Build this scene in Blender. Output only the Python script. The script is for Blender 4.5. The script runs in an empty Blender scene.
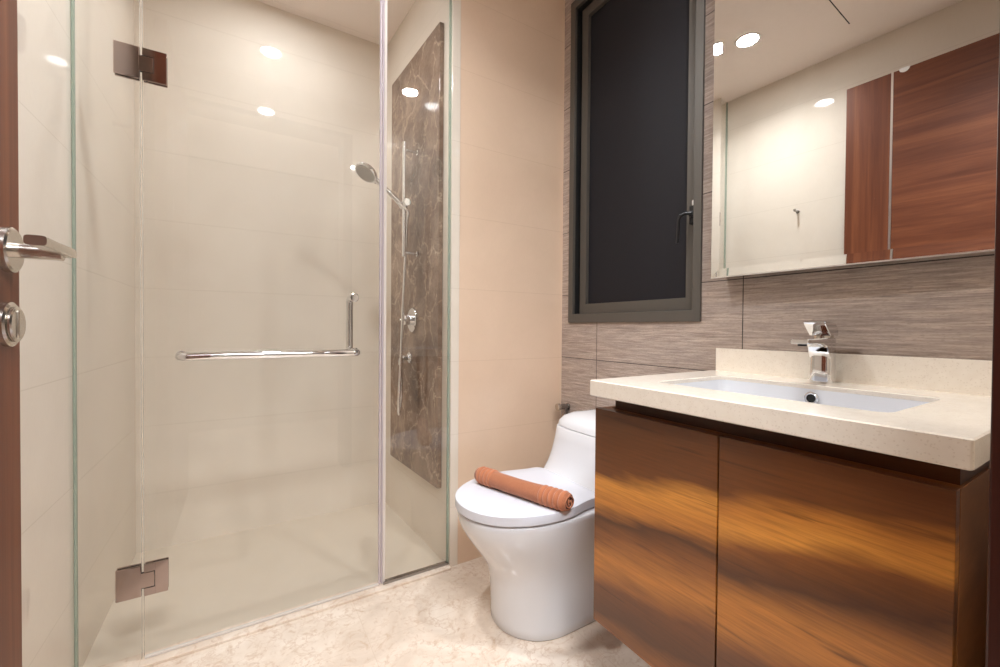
import bpy, bmesh, math, random
from mathutils import Vector, Matrix

# ------------------------------------------------------------------ camera, world, exposure
sc = bpy.context.scene
COL = sc.collection
F_PX, YAW, PITCH, ROLL = 418.87, math.radians(31.496), math.radians(0.7436), math.radians(0.4376)
cam_d = bpy.data.cameras.new('camera')
cam_d.sensor_width = 36.0
cam_d.lens = 36.0 * F_PX / 1000.0
cam_d.clip_start = 0.02
cam = bpy.data.objects.new('camera', cam_d)
COL.objects.link(cam)
cy_, sy_, cp_, sp_ = math.cos(YAW), math.sin(YAW), math.cos(PITCH), math.sin(PITCH)
r0 = Vector((cy_, -sy_, 0)); fw = Vector((sy_ * cp_, cy_ * cp_, -sp_)); u0 = Vector((sy_ * sp_, cy_ * sp_, cp_))
rt = r0 * math.cos(ROLL) + u0 * math.sin(ROLL)
up = u0 * math.cos(ROLL) - r0 * math.sin(ROLL)
M = Matrix.Identity(4)
for i in range(3):
    M[i][0], M[i][1], M[i][2] = rt[i], up[i], -fw[i]
M[0][3], M[1][3], M[2][3] = 0.0, 0.0, 1.0
cam.matrix_world = M
sc.camera = cam

w = bpy.data.worlds.new('night'); sc.world = w
w.use_nodes = True
w.node_tree.nodes['Background'].inputs[0].default_value = (0.010, 0.012, 0.018, 1)
w.node_tree.nodes['Background'].inputs[1].default_value = 1.0

sc.view_settings.view_transform = 'Standard'
sc.view_settings.look = 'None'
sc.view_settings.gamma = 1.0
sc.view_settings.use_curve_mapping = False
sc.view_settings.exposure = 2.1
try:
    sc.cycles.max_bounces = 12
    sc.cycles.diffuse_bounces = 6
    sc.cycles.glossy_bounces = 6
    sc.cycles.transparent_max_bounces = 16
    sc.cycles.caustics_reflective = False
    sc.cycles.caustics_refractive = False
    sc.cycles.sample_clamp_indirect = 4.0
except Exception:
    pass

LENS = 40.0                                     # radiance of the frosted downlight lenses
BEAM_MAIN, BEAM_SHOWER, BEAM_BASIN, FILL_HALL = 2.4, 0.30, 2.2, 17.0
LAMP_COL = (.94, .97, 1.0)

# ------------------------------------------------------------------ node helpers
class NT:
    def __init__(s, name):
        s.m = bpy.data.materials.new(name); s.m.use_nodes = True
        s.t = s.m.node_tree; s.n = s.t.nodes; s.l = s.t.links
        s.b = s.n['Principled BSDF']; s.out = s.n['Material Output']
    def add(s, typ, **kw):
        nd = s.n.new(typ)
        for k, v in kw.items():
            setattr(nd, k, v)
        return nd
    def put(s, sock, v):
        if hasattr(v, 'is_linked') or isinstance(v, bpy.types.NodeSocket):
            s.l.new(v, sock)
        else:
            if isinstance(v, tuple) and len(v) == 3 and sock.type == 'RGBA':
                v = (*v, 1)
            sock.default_value = v
    def math(s, op, a, b=None, c=None):
        nd = s.add('ShaderNodeMath', operation=op)
        s.put(nd.inputs[0], a)
        if b is not None: s.put(nd.inputs[1], b)
        if c is not None: s.put(nd.inputs[2], c)
        return nd.outputs[0]
    def coord(s, kind='Object'):
        return s.add('ShaderNodeTexCoord').outputs[kind]
    def pos(s):
        return s.add('ShaderNodeNewGeometry').outputs['Position']
    def mapping(s, vec, loc=(0, 0, 0), rot=(0, 0, 0), scale=(1, 1, 1)):
        nd = s.add('ShaderNodeMapping')
        s.l.new(vec, nd.inputs['Vector'])
        nd.inputs['Location'].default_value = loc
        nd.inputs['Rotation'].default_value = rot
        nd.inputs['Scale'].default_value = scale
        return nd.outputs[0]
    def noise(s, vec, scale=5, detail=4, rough=.5, dist=0, out='Fac'):
        nd = s.add('ShaderNodeTexNoise')
        s.l.new(vec, nd.inputs['Vector'])
        nd.inputs['Scale'].default_value = scale; nd.inputs['Detail'].default_value = detail
        nd.inputs['Roughness'].default_value = rough; nd.inputs['Distortion'].default_value = dist
        return nd.outputs[out]
    def ramp(s, fac, stops, interp='LINEAR'):
        nd = s.add('ShaderNodeValToRGB')
        s.l.new(fac, nd.inputs[0])
        cr = nd.color_ramp; cr.interpolation = interp
        while len(cr.elements) < len(stops): cr.elements.new(0.5)
        for e, (p, c) in zip(cr.elements, stops):
            e.position = p
            e.color = (*c, 1) if isinstance(c, tuple) else (c, c, c, 1)
        return nd.outputs[0]
    def mix(s, fac, a, b, blend='MIX'):
        nd = s.add('ShaderNodeMix', data_type='RGBA', blend_type=blend)
        s.put(nd.inputs[0], fac); s.put(nd.inputs[6], a); s.put(nd.inputs[7], b)
        return nd.outputs[2]
    def bump(s, h, strength=.2, dist=.001):
        nd = s.add('ShaderNodeBump')
        nd.inputs['Strength'].default_value = strength; nd.inputs['Distance'].default_value = dist
        s.l.new(h, nd.inputs['Height'])
        s.l.new(nd.outputs[0], s.b.inputs['Normal'])
        return nd
    def set(s, **kw):
        al = dict(color='Base Color', rough='Roughness', metal='Metallic', spec='Specular IOR Level',
                  coat='Coat Weight', coatr='Coat Roughness', em='Emission Color', ems='Emission Strength',
                  sheen='Sheen Weight', trans='Transmission Weight', ior='IOR', alpha='Alpha')
        for k, v in kw.items():
            s.put(s.b.inputs[al[k]], v)
        return s
    def grid(s, comp, w, off, gap):
        """1 on the joints of a row of tiles of width w along component comp"""
        f = s.math('FRACT', s.math('DIVIDE', s.math('SUBTRACT', comp, off), w))
        d = s.math('ABSOLUTE', s.math('SUBTRACT', f, 0.5))
        return s.math('GREATER_THAN', d, 0.5 - gap / w / 2)

def srgb(r, g, b):
    f = lambda c: (c / 255 / 12.92) if c / 255 <= .04045 else ((c / 255 + .055) / 1.055) ** 2.4
    return (f(r), f(g), f(b))

def simple(name, col, rough=.5, metal=0, **kw):
    t = NT(name); t.set(color=col, rough=rough, metal=metal, **kw)
    return t.m

MAT = {}
def cream_tile(name, c1, c2, joint, rough, vjoint):
    t = NT(name)
    p = t.pos(); sp = t.add('ShaderNodeSeparateXYZ'); t.l.new(p, sp.inputs[0])
    n1 = t.noise(p, 2.2, 5, .6, .4); n2 = t.noise(t.mapping(p, scale=(60, 60, 14)), 3, 3, .6)
    c = t.mix(t.ramp(n1, [(.3, 0.0), (.72, 1.0)]), c1, c2)
    c = t.mix(t.math('MULTIPLY', t.ramp(n2, [(.45, 0.0), (.75, 1.0)]), .10), c, tuple(x * .78 for x in c1))
    g = t.grid(sp.outputs['Z'], .3048, .2494, .0026)
    if vjoint is not None:
        comp, off = vjoint
        g = t.math('MAXIMUM', g, t.math('MULTIPLY', t.grid(sp.outputs[comp], .632, off, .0022), .6))
    c = t.mix(t.math('MULTIPLY', g, .28), c, joint)
    t.set(color=c, rough=rough, spec=.5)
    t.bump(t.math('MULTIPLY', g, -1), .1, .0005)
    return t.m

C_A, C_B = srgb(227, 217, 204), srgb(219, 208, 194)
MAT['shower_tile'] = cream_tile('cream_wall_tile', C_A, C_B, srgb(182, 168, 148), .03, None)
MAT['peach_tile'] = cream_tile('peach_marble_tile', srgb(226, 200, 176), srgb(217, 190, 165), srgb(190, 160, 132), .22, None)

t = NT('striated_grey_tile')
p = t.pos(); sp = t.add('ShaderNodeSeparateXYZ'); t.l.new(p, sp.inputs[0])
n1 = t.noise(t.mapping(p, scale=(1, 5, 95)), 2.0, 5, .65, .3)
n2 = t.noise(t.mapping(p, scale=(1, 1.2, 9)), 2.5, 3, .5)
n3 = t.noise(t.mapping(p, scale=(1, 40, 200)), 2.2, 3, .6)
c = t.ramp(n1, [(.30, srgb(138, 122, 113)), (.5, srgb(176, 159, 147)), (.68, srgb(206, 188, 174))])
c = t.mix(t.math('MULTIPLY', t.ramp(n2, [(.3, 0.0), (.7, 1.0)]), .35), c, srgb(168, 155, 148))
c = t.mix(t.math('MULTIPLY', t.ramp(n3, [(.52, 0.0), (.7, 1.0)]), .4), c, srgb(116, 101, 94))
g = t.math('MAXIMUM', t.grid(sp.outputs['Y'], .632, .087, .003), t.grid(sp.outputs['Z'], .2985, .2645, .003))
c = t.mix(g, c, srgb(74, 64, 60))
t.set(color=c, rough=.45, spec=.35)
hh = t.math('SUBTRACT', n1, t.math('MULTIPLY', g, 1.0))
t.bump(hh, .9, .003)
MAT['grey_tile'] = t.m

t = NT('cream_marble_floor')
p = t.pos(); sp = t.add('ShaderNodeSeparateXYZ'); t.l.new(p, sp.inputs[0])
n1 = t.noise(p, 4.5, 6, .62, 1.2)
n2 = t.noise(p, 15, 6, .65, 2.2)
v = t.add('ShaderNodeTexVoronoi', feature='DISTANCE_TO_EDGE'); v.inputs['Scale'].default_value = 13
wob = t.add('ShaderNodeVectorMath', operation='ADD'); t.l.new(p, wob.inputs[0])
wn = t.add('ShaderNodeVectorMath', operation='SCALE'); t.l.new(t.noise(p, 9, 5, .6, 0, 'Color'), wn.inputs[0]); wn.inputs['Scale'].default_value = .22
t.l.new(wn.outputs[0], wob.inputs[1]); t.l.new(wob.outputs[0], v.inputs['Vector'])
c = t.ramp(n1, [(.3, srgb(206, 188, 171)), (.5, srgb(222, 206, 190)), (.7, srgb(235, 223, 210))])
c = t.mix(t.math('MULTIPLY', t.ramp(n2, [(.53, 0.0), (.66, 1.0)]), .6), c, srgb(196, 168, 143))
c = t.mix(t.math('MULTIPLY', t.ramp(v.outputs['Distance'], [(.0, 1.0), (.05, 0.0)]), t.math('MULTIPLY', t.ramp(n1, [(.4, 0.0), (.6, 1.0)]), .5)), c, srgb(190, 156, 128))
n4 = t.noise(p, 46, 4, .6, 1.0)
c = t.mix(t.math('MULTIPLY', t.ramp(n4, [(.6, 0.0), (.72, 1.0)]), .45), c, srgb(176, 142, 116))
g = t.math('MAXIMUM', t.grid(sp.outputs['X'], .6, .34, .0016), t.grid(sp.outputs['Y'], .6, 1.33, .0016))
c = t.mix(t.math('MULTIPLY', g, .4), c, srgb(190, 165, 140))
t.set(color=c, rough=.16, spec=.45)
MAT['marble'] = t.m

t = NT('beige_shower_floor')
p = t.pos()
c = t.mix(t.noise(p, 7, 5, .6), srgb(208, 196, 180), srgb(198, 185, 168))
t.set(color=c, rough=.3)
MAT['shower_floor'] = t.m

t = NT('brown_marble')
p = t.pos()
n0 = t.noise(p, 4.0, 8, .70, .5)
c = t.ramp(n0, [(.3, srgb(84, 66, 55)), (.48, srgb(126, 104, 89)), (.7, srgb(168, 146, 128))])
wob = t.add('ShaderNodeVectorMath', operation='ADD'); t.l.new(p, wob.inputs[0])
wn = t.add('ShaderNodeVectorMath', operation='SCALE'); t.l.new(t.noise(p, 5, 6, .65, .6, 'Color'), wn.inputs[0]); wn.inputs['Scale'].default_value = .22
t.l.new(wn.outputs[0], wob.inputs[1])
mp = t.mapping(wob.outputs[0], rot=(math.radians(-30), 0, 0), scale=(1, 1.6, .8))
v = t.add('ShaderNodeTexVoronoi', feature='DISTANCE_TO_EDGE'); v.inputs['Scale'].default_value = 5.5
t.l.new(mp, v.inputs['Vector'])
vein = t.ramp(v.outputs['Distance'], [(.0, 1.0), (.014, .35), (.03, 0.0)])
c = t.mix(t.math('MULTIPLY', vein, t.ramp(n0, [(.35, .25), (.6, .8)])), c, srgb(214, 192, 168))
v2 = t.add('ShaderNodeTexVoronoi', feature='DISTANCE_TO_EDGE'); v2.inputs['Scale'].default_value = 14
t.l.new(mp, v2.inputs['Vector'])
c = t.mix(t.math('MULTIPLY', t.ramp(v2.outputs['Distance'], [(.0, 1.0), (.03, 0.0)]), .22), c, srgb(196, 172, 150))
t.set(color=c, rough=.07)
MAT['stone'] = t.m

t = NT('ceiling_paint')
t.set(color=t.mix(t.noise(t.pos(), 40, 3), srgb(240, 229, 222), srgb(236, 225, 217)), rough=.75)
MAT['ceiling'] = t.m
MAT['hall_paint'] = simple('hall_paint', srgb(128, 118, 108), .7)

def wood(name, ramp, stretch, fine, axis_rot, rough, coat, loc=(0, 0, 0), dist=.8, tilt=0):
    t = NT(name)
    p = t.coord('Object')
    m0 = t.mapping(p, loc=loc, rot=(tilt, 0, 0))
    a = t.noise(t.mapping(m0, scale=stretch), 1.0, 5, .55, dist)
    b = t.noise(t.mapping(m0, scale=fine), 1.0, 4, .6, .2)
    f = t.math('ADD', t.math('MULTIPLY', a, .82), t.math('MULTIPLY', b, .18))
    c = t.ramp(f, ramp)
    d = t.noise(t.mapping(m0, scale=tuple(x * 2.7 for x in fine)), 1.0, 3, .6)
    c = t.mix(t.math('MULTIPLY', t.ramp(d, [(.5, 0.0), (.75, 1.0)]), .35), c, ramp[0][1])
    t.set(color=c, rough=rough, coat=coat, coatr=.12, spec=.3)
    t.bump(b, .08, .001)
    return t.m

def banded_walnut(name, stops, seed):
    """broad figure bands running along the board, seen on both cabinet doors"""
    t = NT(name)
    p = t.coord('Object'); sp = t.add('ShaderNodeSeparateXYZ'); t.l.new(p, sp.inputs[0])
    q = t.math('ADD', sp.outputs['Z'], t.math('MULTIPLY', sp.outputs['Y'], .20))
    wv = t.noise(t.mapping(p, loc=(0, seed, seed * .7), scale=(1, 2.0, 5.0)), 1.0, 3, .5, .3)
    w2 = t.noise(t.mapping(p, loc=(0, seed * 2, 1), scale=(1, 5.0, 34.0)), 1.0, 4, .55, .2)
    q = t.math('ADD', q, t.math('MULTIPLY', t.math('SUBTRACT', wv, .5), .11))
    q = t.math('ADD', q, t.math('MULTIPLY', t.math('SUBTRACT', w2, .5), .045))
    c = t.ramp(t.math('DIVIDE', q, .64), [(a / .64, b_) for a, b_ in stops])
    fine = t.noise(t.mapping(p, loc=(0, seed, 0), scale=(1, 7, 190)), 1.0, 4, .65, .1)
    c = t.mix(t.math('MULTIPLY', t.ramp(fine, [(.40, 0.0), (.75, 1.0)]), .42), c, srgb(66, 32, 12))
    streak = t.noise(t.mapping(p, loc=(0, seed, 3), scale=(1, 3.2, 60)), 1.0, 3, .5, .6)
    c = t.mix(t.math('MULTIPLY', t.ramp(streak, [(.62, 0.0), (.70, 1.0)]), .5), c, srgb(46, 22, 9))
    t.set(color=c, rough=.34, coat=.2, coatr=.15)
    return t.m
DK, MD, OR, BR_, RB = srgb(82, 45, 18), srgb(134, 80, 33), srgb(188, 120, 48), srgb(214, 144, 60), srgb(108, 62, 27)
MAT['walnut_a'] = banded_walnut('walnut_veneer', [(.02, OR), (.06, MD), (.10, DK), (.17, RB), (.23, OR), (.29, MD), (.335, DK), (.37, OR), (.44, BR_), (.475, RB), (.60, DK)], 1.3)
MAT['walnut_b'] = banded_walnut('walnut_veneer_knotty', [(.02, MD), (.06, DK), (.13, RB), (.20, OR), (.25, OR), (.31, DK), (.355, MD), (.385, BR_), (.425, OR), (.46, RB), (.60, DK)], 4.1)
MAT['walnut_mid'] = wood('walnut_side_panel', [(.3, srgb(104, 64, 32)), (.5, srgb(134, 86, 46)), (.7, srgb(160, 106, 60))], (4, .85, 7.0), (16, 5, 60), 0, .4, .1)
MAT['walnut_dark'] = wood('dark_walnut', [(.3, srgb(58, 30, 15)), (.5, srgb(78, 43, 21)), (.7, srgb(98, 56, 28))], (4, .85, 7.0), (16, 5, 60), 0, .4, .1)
DR = [(.30, srgb(84, 44, 27)), (.45, srgb(100, 55, 35)), (.58, srgb(114, 65, 41)), (.72, srgb(132, 81, 54))]
MAT['door_h'] = wood('red_brown_door_veneer', DR, (1, 1.4, 22), (1, 7, 210), 0, .42, .0)
MAT['door_v'] = wood('red_brown_stile_veneer', DR, (1, 26, .7), (1, 260, 4), 0, .42, .0)
MAT['jamb'] = wood('dark_mahogany', [(.3, srgb(36, 14, 9)), (.5, srgb(52, 20, 12)), (.7, srgb(66, 28, 17))], (20, 20, .8), (120, 120, 4), 0, .35, .2)

t = NT('cream_quartz')
p = t.coord('Object')
v = t.add('ShaderNodeTexVoronoi'); v.inputs['Scale'].default_value = 520; t.l.new(p, v.inputs['Vector'])
rs = t.add('ShaderNodeSeparateColor'); t.l.new(v.outputs['Color'], rs.inputs[0])
c = t.mix(t.ramp(t.noise(p, 60, 3), [(.3, 0.0), (.7, 1.0)]), srgb(230, 220, 206), srgb(235, 226, 213))
c = t.mix(t.math('MULTIPLY', t.math('GREATER_THAN', rs.outputs[0], .94), .2), c, srgb(178, 156, 132))
t.set(color=c, rough=.1, spec=.5)
MAT['quartz'] = t.m

MAT['ceramic'] = simple('white_ceramic', srgb(222, 223, 227), .06, spec=.55)
MAT['seat_plastic'] = simple('white_seat_plastic', srgb(214, 216, 225), .2)
MAT['gap_dark'] = simple('dark_gap', (.01, .01, .01), .6)
MAT['chrome'] = simple('polished_chrome', (.78, .78, .79), .05, 1)
MAT['chrome_satin'] = simple('satin_steel', (.62, .58, .53), .22, 1)
MAT['hinge'] = simple('polished_bronze_chrome', (.42, .345, .32), .10, 1)
MAT['chrome_bright'] = simple('bright_chrome', (.86, .86, .87), .16, 1)
MAT['glint_steel'] = simple('edge_glint_steel', (.9, .88, .86), .35, 1)
MAT['spray'] = simple('grey_spray_face', srgb(176, 172, 166), .45)
MAT['alu'] = simple('bronze_grey_aluminium', srgb(88, 83, 77), .42, .2)
MAT['alu_dark'] = simple('dark_gasket', srgb(26, 25, 25), .5)
MAT['black'] = simple('black_metal', srgb(22, 22, 24), .35)
t = NT('night_window_film')
t.set(color=t.mix(t.noise(t.pos(), 300, 2), srgb(29, 28, 32), srgb(35, 34, 38)), rough=.55, spec=.2)
MAT['night_glass'] = t.m
MAT['white_plastic'] = simple('white_plastic', srgb(232, 228, 224), .4)
MAT['inlay'] = simple('brushed_inlay', (.80, .74, .68), .3, 1)
MAT['backing'] = simple('mirror_backing', srgb(60, 54, 50), .6)
MAT['silver'] = simple('mirror_silver', (.90, .90, .875), .008, 1)
MAT['valve_grey'] = simple('dark_chrome', (.36, .34, .33), .2, 1)

def thin_glass(name, tint, gloss=1.0, haze=0.0, hcol=(.8, .8, .8)):
    t = NT(name); t.n.remove(t.b)
    tr = t.add('ShaderNodeBsdfTransparent'); tr.inputs[0].default_value = (*tint, 1)
    gl = t.add('ShaderNodeBsdfGlossy'); gl.inputs['Roughness'].default_value = .0
    gl.inputs[0].default_value = (1, 1, 1, 1)
    fr = t.add('ShaderNodeFresnel'); fr.inputs[0].default_value = 1.45
    geo = t.add('ShaderNodeNewGeometry')
    f = t.math('MULTIPLY', t.math('MULTIPLY', fr.outputs[0], t.math('SUBTRACT', 1.0, geo.outputs['Backfacing'])), gloss)
    base = tr.outputs[0]
    if haze:
        df = t.add('ShaderNodeBsdfDiffuse'); df.inputs[0].default_value = (*hcol, 1)
        m2 = t.add('ShaderNodeMixShader'); m2.inputs[0].default_value = haze
        t.l.new(base, m2.inputs[1]); t.l.new(df.outputs[0], m2.inputs[2]); base = m2.outputs[0]
    mx = t.add('ShaderNodeMixShader'); t.l.new(f, mx.inputs[0])
    t.l.new(base, mx.inputs[1]); t.l.new(gl.outputs[0], mx.inputs[2])
    t.l.new(mx.outputs[0], t.out.inputs[0])
    return t.m
MAT['glass'] = thin_glass('clear_shower_glass', (.987, .99, .985), 1.6)
MAT['glass_edge'] = thin_glass('green_glass_edge', (.80, .86, .82), .3, .45, srgb(176, 190, 178))
MAT['seal'] = thin_glass('lavender_vinyl_seal', (.94, .92, .95), .5, .5, srgb(214, 205, 212))
MAT['seal_w'] = thin_glass('milky_vinyl_seal', (.95, .94, .93), .5, .6, srgb(232, 224, 218))
MAT['polished_edge'] = thin_glass('polished_glass_edge', (.96, .96, .95), .2, .28, srgb(232, 226, 218))

t = NT('terracotta_towel')
p = t.coord('Object')
n1 = t.noise(p, 420, 3, .7); n2 = t.noise(p, 28, 4, .6)
c = t.mix(t.ramp(n1, [(.3, 0.0), (.7, 1.0)]), srgb(150, 92, 64), srgb(184, 122, 90))
c = t.mix(t.math('MULTIPLY', n2, .3), c, srgb(166, 100, 70))
t.set(color=c, rough=.95, sheen=.3, spec=.1)
t.bump(n1, .5, .002)
MAT['towel'] = t.m
t = NT('terracotta_towel_band')
p = t.coord('Object')
n1 = t.noise(p, 500, 3, .7)
t.set(color=t.mix(n1, srgb(168, 102, 70), srgb(192, 126, 92)), rough=.9, sheen=.3, spec=.1)
MAT['towel_band'] = t.m
MAT['towel_shade'] = simple('towel_gap_shade', srgb(84, 46, 34), .95)

def emit(name, col, st):
    t = NT(name); t.set(color=(.9, .9, .9), em=col, ems=st)
    return t.m
MAT['lamp_lens'] = emit('downlight_lens', LAMP_COL, LENS)
MAT['hall_fill'] = emit('hall_fill_lens', LAMP_COL, FILL_HALL)

# ------------------------------------------------------------------ mesh helpers
class MB:
    def __init__(s): s.bm = bmesh.new()
    def _merge(s, b, M=None):
        me = bpy.data.meshes.new('tmp'); b.to_mesh(me); b.free()
        if M is not None: me.transform(M)
        s.bm.from_mesh(me); bpy.data.meshes.remove(me)
    def box(s, x0, x1, y0, y1, z0, z1, bev=0, seg=2, M=None):
        b = bmesh.new(); bmesh.ops.create_cube(b, size=1)
        for v in b.verts:
            v.co = Vector(((x0 + x1) / 2 + v.co.x * (x1 - x0), (y0 + y1) / 2 + v.co.y * (y1 - y0), (z0 + z1) / 2 + v.co.z * (z1 - z0)))
        if bev:
            bmesh.ops.bevel(b, geom=list(b.edges), offset=bev, segments=seg, affect='EDGES', profile=.5, clamp_overlap=True)
        s._merge(b, M); return s
    def rings(s, rs, cap0=True, cap1=True, closed=False):
        b = bmesh.new(); L = [[b.verts.new(p) for p in r] for r in rs]
        n = len(L[0])
        pairs = list(zip(L, L[1:])) + ([(L[-1], L[0])] if closed else [])
        for A, B in pairs:
            for i in range(n):
                j = (i + 1) % n
                b.faces.new((A[i], A[j], B[j], B[i]))
        if not closed:
            if cap0: b.faces.new(list(reversed(L[0])))
            if cap1: b.faces.new(L[-1])
        bmesh.ops.recalc_face_normals(b, faces=b.faces)
        s._merge(b); return s
    def lathe(s, prof, org, axis, seg=32):
        """prof: (distance along axis, radius)"""
        ax = Vector(axis).normalized(); h = Vector((0, 0, 1)) if abs(ax.z) < .9 else Vector((1, 0, 0))
        e1 = ax.cross(h).normalized(); e2 = ax.cross(e1)
        rs = []
        for d, r in prof:
            r = max(r, 1e-5)
            rs.append([Vector(org) + ax * d + (e1 * math.cos(2 * math.pi * k / seg) + e2 * math.sin(2 * math.pi * k / seg)) * r for k in range(seg)])
        return s.rings(rs)
    def tube(s, pts, r, seg=14, cap=True):
        seg = max(seg, 20)
        P = [Vector(p) for p in pts]; n = len(P)
        R = r if isinstance(r, (list, tuple)) else [r] * n
        T = []
        for i in range(n):
            a = P[max(0, i - 1)]; c = P[min(n - 1, i + 1)]
            T.append((c - a).normalized())
        h = Vector((0, 0, 1)) if abs(T[0].z) < .9 else Vector((1, 0, 0))
        e = T[0].cross(h).normalized(); rs = []
        for i in range(n):
            e = (e - T[i] * e.dot(T[i])).normalized(); f = T[i].cross(e)
            rs.append([P[i] + (e * math.cos(2 * math.pi * k / seg) + f * math.sin(2 * math.pi * k / seg)) * R[i] for k in range(seg)])
        return s.rings(rs, cap, cap)
    def prism(s, poly, d, bev=0):
        """poly: 3D points of a planar polygon, extruded by vector d"""
        b = bmesh.new(); d = Vector(d)
        A = [b.verts.new(p) for p in poly]; B = [b.verts.new(Vector(p) + d) for p in poly]
        n = len(A)
        b.faces.new(A); b.faces.new(list(reversed(B)))
        for i in range(n):
            j = (i + 1) % n; b.faces.new((A[j], A[i], B[i], B[j]))
        bmesh.ops.recalc_face_normals(b, faces=b.faces)
        if bev:
            bmesh.ops.bevel(b, geom=list(b.edges), offset=bev, segments=2, affect='EDGES', profile=.5, clamp_overlap=True)
        s._merge(b); return s
    def build(s, name, mat, parent=None, loc=None, smooth=20):
        o_loc = Vector(loc) if loc is not None else Vector((0, 0, 0))
        off = o_loc
        if parent is not None:
            pw = wloc(parent); off = pw
            if loc is None: o_loc = pw
            off = o_loc
        for v in s.bm.verts: v.co -= off
        me = bpy.data.meshes.new(name); s.bm.to_mesh(me); s.bm.free()
        o = bpy.data.objects.new(name, me); COL.objects.link(o)
        me.materials.append(MAT[mat] if isinstance(mat, str) else mat)
        if smooth:
            for pl in me.polygons: pl.use_smooth = True
            me.set_sharp_from_angle(angle=math.radians(smooth))
        o['_w'] = tuple(o_loc)
        if parent is not None:
            o.parent = parent; o.location = o_loc - wloc(parent)
        else:
            o.location = o_loc
        return o

def wloc(o): return Vector(o['_w'])
def tag(o, label, cat, group=None):
    o['label'] = label; o['category'] = cat
    if group: o['group'] = group
    return o
def thing(name, loc, label, cat, group=None):
    o = bpy.data.objects.new(name, None); COL.objects.link(o)
    o.empty_display_size = .05
    o.location = loc; o['_w'] = tuple(loc)
    return tag(o, label, cat, group)
def struct(o):
    o['kind'] = 'structure'; return o
def arc(c, r, a0, a1, e1, e2, n=8):
    c = Vector(c); e1 = Vector(e1); e2 = Vector(e2)
    return [c + (e1 * math.cos(a0 + (a1 - a0) * i / n) + e2 * math.sin(a0 + (a1 - a0) * i / n)) * r for i in range(n + 1)]

# ------------------------------------------------------------------ dimensions
XL, XW, YB, ZC, YG = -0.4014, 1.328, 2.386, 2.587, 1.600
YP, YD = 1.588, 0.080               # partition face, door wall face
def XS(y): return .690 + .0547 * (2.386 - y)      # the shower's fixture wall runs slightly askew

# ------------------------------------------------------------------ the setting
struct(MB().box(XL - .12, XW + .2, -1.7, 1.585, -.08, 0).build('floor', 'marble', smooth=0))
struct(MB().box(XL - .12, XW + .2, 1.585, YB + .12, -.08, 0).build('floor_shower', 'shower_floor', smooth=0))
struct(MB().box(XL - .8, XW + .5, -1.8, YB + .12, ZC, ZC + .1).build('ceiling', 'ceiling', smooth=0))
struct(MB().box(XL - .12, XL, -.03, YB + .12, 0, ZC).build('wall_left', 'shower_tile', smooth=0))
struct(MB().box(XL, .80, YB, YB + .12, 0, ZC).build('wall_back', 'shower_tile', smooth=0))
m = MB().prism([(XS(YB), YB, 0), (XS(YB) + .12, YB, 0), (XS(1.612) + .03, 1.612, 0), (XS(1.612), 1.612, 0)], (0, 0, ZC))
struct(m.build('wall_shower', 'shower_tile', smooth=0))
struct(MB().box(.7375, XW, YP, 1.66, 0, ZC).build('wall_partition', 'peach_tile', smooth=0))
struct(MB().box(.7335, .771, 1.586, 1.612, 0, ZC, .002).build('trim_1', 'shower_tile'))
# window wall, in one mesh around the opening
WY0, WY1, WZ0, WZ1 = .858, 1.535, 1.028, 2.533
m = MB()
m.box(XW, XW + .14, YD - .1, WY0 + .006, 0, ZC); m.box(XW, XW + .14, WY1 - .006, YP + .1, 0, ZC)
m.box(XW, XW + .14, WY0 + .006, WY1 - .006, 0, WZ0 + .006); m.box(XW, XW + .14, WY0 + .006, WY1 - .006, WZ1 - .006, ZC)
struct(m.build('wall_right', 'grey_tile', smooth=0))
# doorway wall (behind and beside the camera)
m = MB()
m.box(XL - .12, -.350, -.03, YD - .005, 0, ZC); m.box(-.350, .640, -.03, YD - .005, 2.345, ZC); m.box(.640, XW, -.03, YD - .005, 0, ZC)
struct(m.build('wall_front', 'shower_tile', smooth=0))
m = MB()
m.box(.600, .660, -.10, .094, 0, 2.36, .002); m.box(-.372, -.352, -.10, .070, 0, 2.36, .002); m.box(-.372, .660, -.10, .094, 2.33, 2.36, .002)
struct(m.build('trim_2', 'jamb'))
m = MB()
m.box(-1.2, -1.1, -1.7, -.03, 0, ZC); m.box(1.5, 1.6, -1.7, -.03, 0, ZC); m.box(-1.2, 1.6, -1.75, -1.65, 0, ZC)
m.box(-1.2, XL - .12, -.06, -.03, 0, ZC); m.box(XW, 1.6, -.06, -.03, 0, ZC)
struct(m.build('wall_hall', 'hall_paint', smooth=0))
struct(MB().box(-1.2, XL - .12, -1.7, -.03, -.08, 0).box(XW + .2, 1.6, -1.7, -.03, -.08, 0).build('floor_hall', 'marble', smooth=0))
# ceiling hatch joint (a thin rebate cover seen in the mirror)
m = MB(); m.box(-.155, .62, .849, .853, ZC - .0015, ZC + .002)
struct(m.build('trim_3', 'gap_dark', smooth=0))
# stone threshold under the shower glass
struct(MB().box(XL, .7335, 1.565, 1.632, 0, .009, .002).build('trim_4', 'marble'))

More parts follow.
